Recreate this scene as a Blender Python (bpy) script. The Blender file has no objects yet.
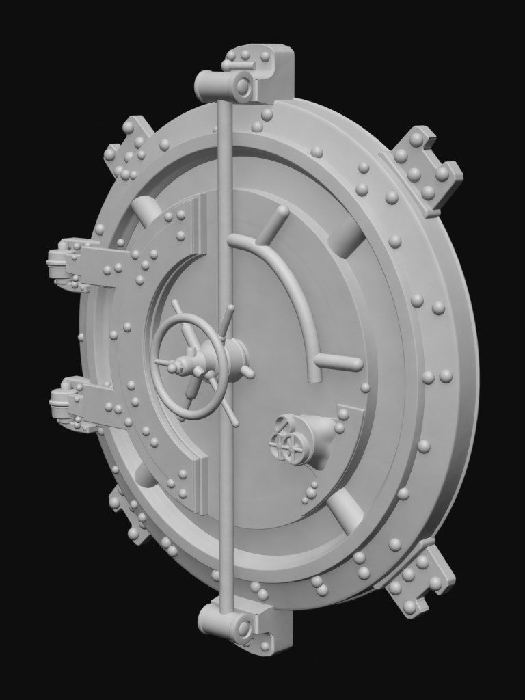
import bpy, bmesh, math
from mathutils import Vector, Matrix
PI=math.pi
S=bpy.context.scene
C=S.collection
ZC=1.25                      # height of the door's centre

# ---------------------------------------------------------------- materials
def clay(name, v, rough=.62, spec=.2, bump=.065, scale=9.0, tint=(1,1,1)):
    m=bpy.data.materials.new(name); m.use_nodes=True
    nt=m.node_tree; N=nt.nodes; L=nt.links
    b=N['Principled BSDF']
    tc=N.new('ShaderNodeTexCoord')
    n=N.new('ShaderNodeTexNoise'); n.inputs['Scale'].default_value=scale; n.inputs['Detail'].default_value=5
    L.new(tc.outputs['Object'],n.inputs['Vector'])
    r=N.new('ShaderNodeValToRGB')
    r.color_ramp.elements[0].position=.3; r.color_ramp.elements[1].position=.7
    r.color_ramp.elements[0].color=(v*.965*tint[0],v*.965*tint[1],v*.965*tint[2],1)
    r.color_ramp.elements[1].color=(v*1.035*tint[0],v*1.035*tint[1],v*1.035*tint[2],1)
    L.new(n.outputs['Fac'],r.inputs['Fac']); L.new(r.outputs['Color'],b.inputs['Base Color'])
    b.inputs['Roughness'].default_value=rough
    b.inputs['Specular IOR Level'].default_value=spec
    n2=N.new('ShaderNodeTexNoise'); n2.inputs['Scale'].default_value=scale*1.6; n2.inputs['Detail'].default_value=3
    L.new(tc.outputs['Object'],n2.inputs['Vector'])
    bp=N.new('ShaderNodeBump'); bp.inputs['Strength'].default_value=bump; bp.inputs['Distance'].default_value=.02
    L.new(n2.outputs['Fac'],bp.inputs['Height']); L.new(bp.outputs['Normal'],b.inputs['Normal'])
    return m
M_body=clay('matt_grey_body',.27)
M_fit=clay('matt_grey_fittings',.285,rough=.55,spec=.25,bump=.09,scale=12)
M_riv=clay('matt_grey_rivets',.265,rough=.5,spec=.3,bump=.03,scale=16)

# ---------------------------------------------------------------- helpers  (X right, Z up, p towards the viewer)
def P(x,z,p): return Vector((x,-p,z))
def obj(name,bm,mat,parent=None,bevel=0,seg=3,loc=None,ang=30,wn=False):
    bmesh.ops.recalc_face_normals(bm,faces=bm.faces)
    me=bpy.data.meshes.new(name); bm.to_mesh(me); bm.free()
    me.materials.append(mat)
    for f in me.polygons: f.use_smooth=True
    if not bevel: me.set_sharp_from_angle(angle=math.radians(38))
    o=bpy.data.objects.new(name,me); C.objects.link(o)
    if parent: o.parent=parent
    if loc is not None: o.location=loc
    if bevel:
        b=o.modifiers.new('bevel','BEVEL'); b.width=bevel; b.segments=seg; b.limit_method='ANGLE'
        b.angle_limit=math.radians(ang); b.harden_normals=True
        b.use_clamp_overlap=True
    if wn:
        m=o.modifiers.new('weighted_normals','WEIGHTED_NORMAL'); m.keep_sharp=True; m.weight=100; m.mode='FACE_AREA'
    return o
def lathe(bm,prof,n=96,cx=0,cz=0,closed=True,a0=0,a1=2*PI):
    """ring swept round the door axis; prof = [(r,p)...]"""
    full=abs(a1-a0-2*PI)<1e-6
    k=n if full else n+1
    rings=[]
    for i in range(k):
        a=a0+(a1-a0)*i/n
        rings.append([bm.verts.new(P(cx+r*math.cos(a),cz+r*math.sin(a),p)) for r,p in prof])
    m=len(prof)
    for i in range(n):
        A=rings[i];B=rings[(i+1)%k]
        for j in range(m if closed else m-1):
            bm.faces.new((A[j],A[(j+1)%m],B[(j+1)%m],B[j]))
    return rings
def disc(bm,prof,n=64,cx=0,cz=0):
    """solid of revolution round the door axis, capped both ends"""
    rings=lathe(bm,prof,n,cx,cz,closed=False)
    bm.faces.new([r[0] for r in rings]); bm.faces.new([r[-1] for r in rings][::-1])
def frame_of(d):
    d=d.normalized(); u=d.cross(Vector((0,0,1)))
    if u.length<.05: u=d.cross(Vector((1,0,0)))
    u.normalize(); return d,u,d.cross(u)
def rod(bm,a,b,rads,n=20,caps=True):
    """turned rod from a to b; rads=[(t,r)...]"""
    d,u,w=frame_of(b-a); rr=[]
    for t,r in rads:
        c=a+(b-a)*t
        rr.append([bm.verts.new(c+(u*math.cos(2*PI*i/n)+w*math.sin(2*PI*i/n))*r) for i in range(n)])
    for A,B in zip(rr[:-1],rr[1:]):
        for i in range(n): bm.faces.new((A[i],A[(i+1)%n],B[(i+1)%n],B[i]))
    if caps: bm.faces.new(rr[0][::-1]); bm.faces.new(rr[-1])
def ballrod(bm,a,b,r,n=20,r0=None,rend=None):
    """rod with a domed end at b"""
    L=(b-a).length; r0=r0 or r; re=rend or r
    pr=[(0,r0)]
    for k in range(0,7):
        th=k/6*PI/2*.97
        pr.append((1-(re-re*math.sin(th))/L, re*math.cos(th)))
    rod(bm,a,b,pr,n)
def ball(bm,c,r,sq=1,u=16,v=10):
    m=Matrix.Translation(c)@Matrix.Diagonal((r,r*sq,r,1))
    bmesh.ops.create_uvsphere(bm,u_segments=u,v_segments=v,radius=1,matrix=m)
def prism(bm,pts,p0,p1):
    """outline (X,Z) extruded from p0 to p1"""
    A=[bm.verts.new(P(x,z,p0)) for x,z in pts]; B=[bm.verts.new(P(x,z,p1)) for x,z in pts]
    n=len(pts)
    for i in range(n): bm.faces.new((A[i],A[(i+1)%n],B[(i+1)%n],B[i]))
    bm.faces.new(A[::-1]); bm.faces.new(B)
def sideprism(bm,pts,x0,x1):
    """outline (p,Z) extruded along X"""
    A=[bm.verts.new(P(x0,z,p)) for p,z in pts]; B=[bm.verts.new(P(x1,z,p)) for p,z in pts]
    n=len(pts)
    for i in range(n): bm.faces.new((A[i],A[(i+1)%n],B[(i+1)%n],B[i]))
    bm.faces.new(A[::-1]); bm.faces.new(B)
def tube(bm,pts,r,n=20,endcap=True):
    rr=[]
    for i,c in enumerate(pts):
        t=(pts[min(i+1,len(pts)-1)]-pts[max(i-1,0)]).normalized()
        u=Vector((0,1,0)); u=(u-t*u.dot(t)).normalized(); w=t.cross(u)
        rr.append([bm.verts.new(c+(u*math.cos(2*PI*k/n)+w*math.sin(2*PI*k/n))*r) for k in range(n)])
    for A,B in zip(rr[:-1],rr[1:]):
        for i in range(n): bm.faces.new((A[i],A[(i+1)%n],B[(i+1)%n],B[i]))
    if endcap: bm.faces.new(rr[0][::-1]); bm.faces.new(rr[-1])
RIV={}
def rivet(parent,x,z,p,r=.024,sq=.85,name='rivet'):
    key=(round(r,4),sq)
    if key not in RIV:
        bm=bmesh.new(); ball(bm,Vector((0,0,0)),r,sq,20,14)
        o=obj(name,bm,M_riv,parent); RIV[key]=o
    else:
        o=RIV[key].copy(); o.name=name; C.objects.link(o); o.parent=parent
    o.location=P(x,z,p); return o

# ---------------------------------------------------------------- the thing
door=bpy.data.objects.new('vault_door',None); C.objects.link(door)
door.location=(0,0,0)
door['label']='round matt grey vault door with riveted flange, locking bar, handwheel and hinges'
door['category']='vault door'
door['kind']='thing'
_obj=obj
def part(name,bm,mat=None,**k):
    return _obj(name,bm,mat or M_body,door,loc=(0,0,ZC),**k)

# outer flange: sloping face, rim wall and thin back lip
bm=bmesh.new()
lathe(bm,[(.86,.048),(.884,.0375),(.900,.0315),(.925,.0225),(.955,.0125),(.985,.0035),(.996,.0005),(.9995,-.004),(1.0,-.012),(1.0,-.104),(1.003,-.1055),(1.007,-.1075),(1.0085,-.110),(1.007,-.115),(1.002,-.117),(.86,-.117)],112)
flange=part('outer_flange',bm,wn=True)
FL=[(0.109,0.938,0.023),(0.075,0.889,0.04),(0.372,0.807,0.041),(0.577,0.761,0.02),(0.584,0.684,0.038),(0.704,0.66,0.017),(0.738,0.508,0.039),(0.84,0.307,0.039),(0.919,0.286,0.018),(0.957,0.048,0.019),(0.894,0.038,0.039),(0.878,-0.214,0.036),(0.791,-0.4,0.041),(0.741,-0.605,0.02),(0.588,-0.68,0.038),(0.597,-0.742,0.021),(0.381,-0.814,0.038),(0.398,-0.848,0.026),(0.062,-0.903,0.036),(0.091,-0.932,0.026),(-0.154,-0.902,0.033),(-0.45,-0.825,0.025),(-0.417,-0.855,0.021),(-0.6,-0.747,0.019),(-0.646,-0.699,0.021),(-0.755,-0.566,0.024),(-0.827,-0.408,0.03),(-0.974,-0.027,0.006),(-0.826,0.443,0.026),(-0.672,0.676,0.021),(-0.611,0.678,0.033),(-0.578,0.76,0.02),(-0.429,0.806,0.033),(-0.14,0.876,0.041)]
for i,(x,z,p) in enumerate(FL):
    small={3:.85,23:.8,24:.75,25:.7,26:.85,27:.75,29:.95,30:.8,31:.75,33:.6}.get(i,1)
    rivet(flange,x,z,p,.025*small)

# raised ring round the opening, stepped wall down to the recess floor
bm=bmesh.new()
lathe(bm,[(.8215,.0755),(.825,.0762),(.871,.0725),(.8735,.0715),(.8755,.0690),(.8825,.036),(.8825,-.05),(.78,-.05),(.776,.010),(.781,.0190),(.7975,.033),(.8025,.0385),(.8055,.0445),(.8165,.0705),(.8190,.0738)],128)
ring=part('raised_ring',bm,wn=True)
rivet(ring,-.645,.405,.078,.018)

bm=bmesh.new(); disc(bm,[(.79,-.048),(.79,.013),(.655,.029),(.60,.029)],112)
floor=part('recess_floor',bm,wn=True)

# locking pins
for k in range(4):
    a=PI/4+k*PI/2; c,s=math.cos(a),math.sin(a)
    bm=bmesh.new(); rod(bm,P(.60*c,.60*s,.018),P(.850*c,.850*s,.018),[(0,.0555),(1,.0555)],36)
    part('locking_pin',bm)

# door plug
bm=bmesh.new()
disc(bm,[(.660,.010),(.661,.083),(.6595,.0875),(.656,.0893),(.555,.0893),(.540,.0889),(.530,.0883),(.30,.0883)],112)
plug=part('door_plug',bm,wn=True)
rivet(plug,.656,-.022,.096,.019)

# C-shaped hinge frame with its two arms
def Coutline(ro,ri,xc,arms,xe):
    pts=[]
    zt=math.sqrt(ri*ri-xc*xc)
    a_s=math.acos(xc/ri)            # inner arc start (upper), going through 180
    n=60
    for i in range(n+1):
        a=a_s+(2*PI-2*a_s)*i/n
        pts.append((ri*math.cos(a),ri*math.sin(a)))
    b_s=math.acos(xc/ro)
    out=[]
    def arc(a0,a1):
        m=max(2,int(abs(a1-a0)/.06))
        for i in range(m+1):
            a=a0+(a1-a0)*i/m; out.append((ro*math.cos(a),ro*math.sin(a)))
    za=lambda z: PI-math.asin(z/ro)
    if arms:
        arc(2*PI-b_s,za(-.343)); out.extend([(xe,-.343),(xe,-.184)])
        arc(za(-.184),za(.233)); out.extend([(xe,.233),(xe,.387)])
        arc(za(.387),b_s)
    else: arc(2*PI-b_s,b_s)
    return pts+out
bm=bmesh.new()
prism(bm,Coutline(.642,.430,-.151,True,-.805),.128,.1585)
hf=part('hinge_frame',bm,bevel=.006)
# raised inner layer of the frame
def layer():
    ri,ro,rm,xc,xs=.432,.634,.584,-.154,-.256
    out=[]
    a=math.acos(xc/ri)
    for i in range(61):
        t=a+(2*PI-2*a)*i/60; out.append((ri*math.cos(t),ri*math.sin(t)))
    low=[(xc,-math.sqrt(ro*ro-xc*xc)),(-.205,-math.sqrt(ro*ro-.205**2)),(xs,-math.sqrt(ro*ro-xs*xs)+.006)]
    b_=math.acos(xs/rm)
    mid=[(rm*math.cos(2*PI-b_-(2*PI-2*b_)*i/60),rm*math.sin(2*PI-b_-(2*PI-2*b_)*i/60)) for i in range(61)]
    return out+low+mid+[(x,-z) for x,z in low[::-1]]
bm=bmesh.new(); prism(bm,layer(),.150,.1645)
obj('frame_layer',bm,M_body,hf,bevel=.0045)
bm=bmesh.new(); prism(bm,Coutline(.656,.4240,-.1445,False,0),.070,.1285)
obj('frame_base',bm,M_body,hf,bevel=.007)
for (x,z) in [(-.206,.552),(-.209,.471),(-.281,.539),(-.469,.377),(-.359,.388),(-.408,.341),(-.440,.279),(-.516,.083),(-.604,.04),(-.498,-.152),(-.475,-.216),(-.523,-.307),(-.415,-.327),(-.367,-.367),(-.207,-.470),(-.208,-.549),(-.280,-.520),(-.636,.301),(-.571,.317),(-.640,-.260),(-.583,-.262)]:
    rivet(hf,x,z,.167 if (math.hypot(x,z)<.585 or x>-.25) else .161,.0200)

# hinges at the end of the arms
def hinge(zc,flip):
    bm=bmesh.new()
    X0=-.985; pc=.10
    # clevis block bolted to the flange edge, reaching out behind the arm
    pts=[(-1.055,zc+.082),(-1.04,zc+.096),(-.74,zc+.098),(-.74,zc-.092),(-.965,zc-.092),(-.985,zc-.07),(-.985,zc+.055),(-1.055,zc+.055)]
    prism(bm,pts,-.02,.055)
    h=part('hinge',bm,bevel=.010)
    bm=bmesh.new()
    rod(bm,P(X0,zc-.062,pc),P(X0,zc+.056,pc),[(0,.030),(0.001,.046),(.05,.054),(.40,.056),(.43,.059),(.44,.058),(.47,.058),(.49,.062),(.53,.066),(.60,.066),(.64,.060),(.66,.057),(.93,.056),(.98,.050),(1,.030)],40)
    obj('knuckle',bm,M_fit,h,wn=True)
    bm=bmesh.new()
    rod(bm,P(X0,zc-.088,pc-.01),P(X0,zc+.088,pc-.01),[(0,.026),(.03,.034),(.12,.034),(.13,.022),(.82,.022),(.96,.022),(1,.017)],24)
    obj('hinge_pin',bm,M_fit,h)
    bm=bmesh.new()
    prism(bm,[(-.935,zc-.034),(-.935,zc+.044),(-.79,zc+.050),(-.79,zc-.045)],.085,.127)
    obj('leaf',bm,M_fit,h,bevel=.005)
    bm=bmesh.new()
    prism(bm,[(-1.03,zc-.098),(-1.01,zc-.080),(-.84,zc-.080),(-.84,zc-.115),(-.93,zc-.118),(-.98,zc-.112)],.02,.10)
    obj('lower_cheek',bm,M_fit,h,bevel=.008)
    for (x,z,p,r) in [(-.905,.074,.085,.016),(-.865,.078,.06,.016),(-.87,.035,.13,.013),(-.865,-.052,.13,.014),(-.90,-.084,.105,.016),(-.86,-.095,.09,.015),(-.77,.095,.05,.017),(-1.02,-.082,.10,.012),(-1.03,.072,.055,.015)]:
        rivet(h,x,zc+z,p,r,1,name='bolt')
    return h
hinge(.298,1); hinge(-.298,-1)

# mounting lugs on the rim
def lug(adeg):
    a=math.radians(adeg); u=(math.cos(a),math.sin(a)); v=(-u[1],u[0])
    W=lambda r,t:(u[0]*r+v[0]*t,u[1]*r+v[1]*t)
    bm=bmesh.new()
    prism(bm,[W(*q) for q in [(.985,-.142),(.985,.142),(1.0,.140),(1.147,.134),(1.160,.131),(1.173,.114),(1.179,.060),(1.172,.052),(1.135,.048),(1.128,.040),(1.128,-.040),(1.135,-.048),(1.172,-.052),(1.179,-.060),(1.173,-.114),(1.160,-.131),(1.147,-.134),(1.0,-.140)]],-.127,-.075)
    l=part('mounting_lug',bm,bevel=.010)
    bm=bmesh.new()      # strap along the rim
    prism(bm,[W(*q) for q in [(.985,-.158),(.985,.158),(1.004,.155),(1.014,.140),(1.016,0),(1.014,-.140),(1.004,-.155)]],-.125,-.040)
    obj('foot_strap',bm,M_body,l,bevel=.007)
    for r,t in [(1.137,.082),(1.137,-.082),(1.046,.088),(1.046,-.088),(1.044,0)]:
        x,z=W(r,t); rivet(l,x,z,-.066,.0265)
    return l
for a in (45,135,225,315): lug(a)

# bar brackets at top and bottom with the sleeve the bar plugs into
def bracket(s):
    bm=bmesh.new()
    # one body: back block with arched top, shelf in front
    sec=[(-.134,1.135),(-.130,1.155),(-.112,1.176),(-.07,1.190),(0,1.201),(.06,1.200),(.105,1.188),(.121,1.172),(.1245,1.155)]
    rr=[]
    for x,zt in sec:
        rr.append([bm.verts.new(P(x,z*s,p)) for p,z in [(-.115,.975),(-.115,zt),(-.002,zt),(-.002,1.108),(.004,1.096),(.016,1.085),(.034,1.077),(.090,1.072),(.090,.988),(.030,.975)]])
    for A,B in zip(rr[:-1],rr[1:]):
        for i in range(10): bm.faces.new((A[i],A[(i+1)%10],B[(i+1)%10],B[i]))
    bm.faces.new(rr[0][::-1]); bm.faces.new(rr[-1])
    b=part('bar_bracket',bm,bevel=.009)
    bm=bmesh.new()
    rod(bm,P(.03,1.118*s,.004),P(-.10,1.118*s,.022),[(0,.016),(1,.016)]); ball(bm,P(-.098,1.118*s,.022),.024)
    obj('stop_pin',bm,M_fit,b)
    for x,z in [(-.094,1.155),(-.021,1.158),(.082,1.152)]:
        rivet(b,x,z*s,.004,.0195)
    # sleeve
    bm=bmesh.new()
    y=1.045*s-(.003 if s>0 else 0)
    rod(bm,P(-.106,y,.137),P(.099,y,.137),[(0,.040),(.012,.056),(.03,.0615),(.075,.0615),(.10,.056),(.85,.0545),(.86,.059),(.88,.0615),(.985,.0615),(1,.056),(1,.037),(.955,.034),(.955,.020)],44)
    sl=part('bar_sleeve',bm,wn=True)
    bm=bmesh.new()
    ball(bm,P(.090,y,.137),.029,1,20,12); bmesh.ops.scale(bm,vec=(.4,1,1),space=Matrix.Translation(-P(.090,y,.137)),verts=bm.verts)
    obj('end_plug',bm,M_fit,sl)
bracket(1); bracket(-1)
bm=bmesh.new(); rod(bm,P(0,-1.03,.137),P(0,1.03,.137),[(0,.0285),(.012,.0285),(.5,.0285),(.988,.0285),(1,.0285)],36)
part('locking_bar',bm,M_fit)

# curved grab handle with its two stubs
def cr(pts,n=10):
    out=[]
    q=[pts[0]*2-pts[1]]+pts+[pts[-1]*2-pts[-2]]
    for i in range(1,len(q)-2):
        for k in range(n):
            t=k/n
            out.append(.5*((2*q[i])+(q[i+1]-q[i-1])*t+(2*q[i-1]-5*q[i]+4*q[i+1]-q[i+2])*t*t+(3*q[i]-q[i-1]-3*q[i+1]+q[i+2])*t**3))
    out.append(pts[-1]); return out
bm=bmesh.new()
tube(bm,cr([P(x,z,p) for x,z,p in [(.02,.468,.125),(.073,.468,.138),(.150,.457,.14),(.232,.424,.14),(.306,.363,.14),(.360,.297,.14),(.402,.225,.14),(.432,.145,.14),(.448,.065,.14),(.455,-.02,.14)]]),.0275,22)
ch=part('curved_handle',bm,M_fit,bevel=.004)
for a,b in [((.180,.462),(.306,.612)),((.450,.062),(.672,.068))]:
    bm=bmesh.new(); ballrod(bm,P(*a,.135),P(*b,.135),.0265,24,rend=.0265)
    obj('handle_stub',bm,M_fit,ch)

# gear housing behind the handwheel
ZW=.014
bm=bmesh.new()
disc(bm,[(.078,.080),(.078,.104),(.085,.112),(.091,.122),(.0915,.130),(.089,.134),(.088,.138),(.089,.195),(.090,.204),(.083,.212),(.080,.226),(.074,.231),(.055,.235)],56,0,ZW-.006)
gh=part('gear_housing',bm,M_fit,wn=True)
# handwheel: rim, hub, six handles
bm=bmesh.new()
R0=.1835; r0=.0178
prof=[(R0+r0*math.cos(2*PI*i/20),.36+r0*math.sin(2*PI*i/20)) for i in range(20)]
lathe(bm,prof,72,.02,ZW)
hw=part('handwheel',bm,M_fit)
bm=bmesh.new()
disc(bm,[(.066,.225),(.068,.238),(.054,.248),(.049,.270),(.052,.296),(.042,.312),(.035,.345),(.038,.352),(.038,.376),(.032,.387),(.024,.392)],36,.0,ZW)
hub=obj('hub',bm,M_fit,hw,wn=True)
bm=bmesh.new(); disc(bm,[(.024,.385),(.026,.392),(.026,.402),(.021,.410),(.015,.413)],8,0,ZW)
ball(bm,P(0,ZW-.002,.424),.0185,1,20,12)
obj('hub_nut',bm,M_fit,hw)
for k in range(3):
    a=PI/2+k*2*PI/3
    bm=bmesh.new(); rod(bm,P(.02*math.cos(a),ZW+.02*math.sin(a),.325),P(.066*math.cos(a),ZW+.066*math.sin(a),.325),[(0,.020),(.8,.020),(1,.015)],16)
    obj('hub_boss',bm,M_fit,hw)
E=[(-.168,.236,.25,1),(.168,-.212,.25,0),(-.132,-.232,.25,1)]
for x,z,p,thick in E:
    L=math.hypot(x,z-ZW)
    bm=bmesh.new()
    a=P(.03*x/L,ZW+.03*(z-ZW)/L,.262); b=P(x,z,p)
    t1=.50 if thick else .12
    re=.0145
    pr=[(0,.021),(t1-.05,.023),(t1,.022),(t1+.03,.0165),(t1+.05,.0125),(.80,.0125)]
    Lb=(b-a).length
    for q in range(7):
        th=q/6*PI/2*.97; pr.append((1-(re-re*math.sin(th))/Lb,re*math.cos(th)))
    rod(bm,a,b,pr,20)
    obj('handle',bm,M_fit,hw)
bm=bmesh.new(); a=P(.066,.112,.232); b=P(.140,.246,.25); rod(bm,P(.05,.075,.225),a,[(0,.019),(.7,.019),(1,.015)],20); ballrod(bm,a,b,.0125,20,rend=.0150); ball(bm,a,.0185)
obj('handle',bm,M_fit,hw)
bm=bmesh.new(); ballrod(bm,P(.06,-.010,.125),P(.134,-.044,.125),.0180,20,rend=.0190)
obj('side_stub',bm,M_fit,gh)
for ang,pin in [(180,.37)]:
    a=math.radians(ang); R=R0
    bm=bmesh.new()
    A=P(.02*math.cos(a),ZW+.02*math.sin(a),pin); B=P(.02+R*math.cos(a),ZW+R*math.sin(a),.36)
    rod(bm,A,B,[(0,.018),(.28,.018),(.32,.016),(.34,.0115),(1,.0105)],16)
    obj('spoke',bm,M_fit,hw)

# dial lock: plate, horn-shaped housing, three dials
bm=bmesh.new()
pts=[(.522,-.098),(.527,-.150),(.45,-.158),(.346,-.163),(.30,-.20),(.285,-.25),(.30,-.30),(.335,-.34),(.40,-.365),(.425,-.39),(.375,-.440),(.350,-.50),(.352,-.552)]
for i in range(11):
    a=math.radians(-56.5+i*4.75); pts.append((.6585*math.cos(a),.6585*math.sin(a)))
prism(bm,pts,.06,.0995)
lk=part('dial_lock',bm,bevel=.005)
for x,z,r in [(.562,-.132,.0225),(.544,-.185,.021),(.408,-.452,.023),(.424,-.418,.014),(.378,-.486,.014)]:
    rivet(lk,x,z,.106,r)
bm=bmesh.new()
# horn: spreads along the plate and narrows to the round casing
def rootr(t):
    K=[(0,.084),(34,.138),(75,.098),(120,.084),(200,.086),(255,.100),(290,.118),(320,.094),(360,.084)]
    t=math.degrees(t)%360
    for (a,x),(b_,y) in zip(K[:-1],K[1:]):
        if a<=t<=b_:
            q=(t-a)/(b_-a); q=q*q*(3-2*q); return x+(y-x)*q
    return .118
rr=[]; n=56
for t,pp in [(0,.098),(.35,.106),(.62,.118),(.82,.136),(.95,.158),(1,.172)]:
    row=[]
    for i in range(n):
        a=2*PI*i/n; R=rootr(a)*(1-t)+.088*t
        cx=.415*(1-t)+.400*t; cz=-.250*(1-t)-.240*t
        row.append(bm.verts.new(P(cx+R*math.cos(a),cz+R*math.sin(a),pp)))
    rr.append(row)
for R,pp in [(.090,.1735),(.094,.176),(.094,.184),(.090,.188),(.03,.189)]:
    rr.append([bm.verts.new(P(.398+R*math.cos(2*PI*i/n),-.239+R*math.sin(2*PI*i/n),pp)) for i in range(n)])
for A,B in zip(rr[:-1],rr[1:]):
    for i in range(n): bm.faces.new((A[i],A[(i+1)%n],B[(i+1)%n],B[i]))
bm.faces.new(rr[0][::-1]); bm.faces.new(rr[-1])
obj('lock_housing',bm,M_body,lk)
def dial(x,z,r,p0,p1,spokes=True,cup=False):
    bm=bmesh.new()
    if cup: disc(bm,[(r*.9,p0),(r,p0+.01),(r,p1-.003),(r*.97,p1),(r*.84,p1),(r*.80,p1-.004),(r*.74,p1-.034),(r*.3,p1-.038)],28,x,z)
    else: disc(bm,[(r*.94,p0),(r,p0+.006),(r,p1-.006),(r*.96,p1-.001),(r*.90,p1),(r*.80,p1-.001),(r*.75,p1-.020),(r*.28,p1-.022),(r*.26,p1+.001),(r*.14,p1+.005)],32,x,z)
    d=obj('dial',bm,M_fit,lk,wn=True)
    for a in ((0,PI/2) if spokes else (PI/4,)):
        bm=bmesh.new(); c,s=math.cos(a),math.sin(a)
        rod(bm,P(x-r*.86*c,z-r*.86*s,p1-.004),P(x+r*.86*c,z+r*.86*s,p1-.004),[(0,.0075),(1,.0075)],12)
        obj('dial_spoke',bm,M_fit,d)
dial(.362,-.186,.042,.16,.216,False,True)
dial(.338,-.266,.056,.15,.206)
dial(.412,-.264,.060,.16,.218)

# ---------------------------------------------------------------- camera
th,ph,D,f,ox,oz=0.74428563742473,0.16801221248742618,6.863860471459404,1767.3046967773041,-0.04731401415180596,-0.029884382955990565
h=Vector((math.sin(th),-math.cos(th),0)); r=Vector((math.cos(th),math.sin(th),0)); z=Vector((0,0,1))
b=h*math.cos(ph)+z*math.sin(ph); u=z*math.cos(ph)-h*math.sin(ph)
cam=bpy.data.cameras.new('camera'); co=bpy.data.objects.new('camera',cam); C.objects.link(co)
m=Matrix((r,u,b)).transposed().to_4x4(); m.translation=b*D-r*ox-u*oz+Vector((0,0,ZC))
co.matrix_world=m
cam.sensor_fit='HORIZONTAL'; cam.sensor_width=36; cam.lens=36*f/525; cam.clip_end=200
S.camera=co

# ---------------------------------------------------------------- light
w=bpy.data.worlds.new('World'); S.world=w; w.use_nodes=True
bg=w.node_tree.nodes['Background']; bg.inputs[0].default_value=(.0044,.0044,.0044,1); bg.inputs[1].default_value=1
def sun(name,dx,dy,dz,e,ang,shadow=True):
    """studio lamp shining from the direction  right dx, up dy, towards-camera dz"""
    d=(r*dx+u*dy+b*dz).normalized()
    l=bpy.data.lights.new(name,'SUN'); l.energy=e; l.angle=math.radians(ang); l.use_shadow=shadow
    o=bpy.data.objects.new(name,l); C.objects.link(o)
    o.rotation_euler=d.to_track_quat('Z','Y').to_euler(); o.location=d*6+Vector((0,0,ZC))
sun('key_lamp',-.09,.67,.74,5.5,25,False)
sun('soft_key_lamp',-.04,.60,.80,1.15,50)
sun('front_lamp',-.2,-.1,1,.30,90,False)
sun('left_lamp',-.9,.1,.45,.22,80,False)
sun('right_lamp',.9,.1,.3,.06,80,False)
S.view_settings.view_transform='Standard'; S.view_settings.look='None'; S.view_settings.gamma=1
S.render.engine='CYCLES'
S.cycles.diffuse_bounces=1
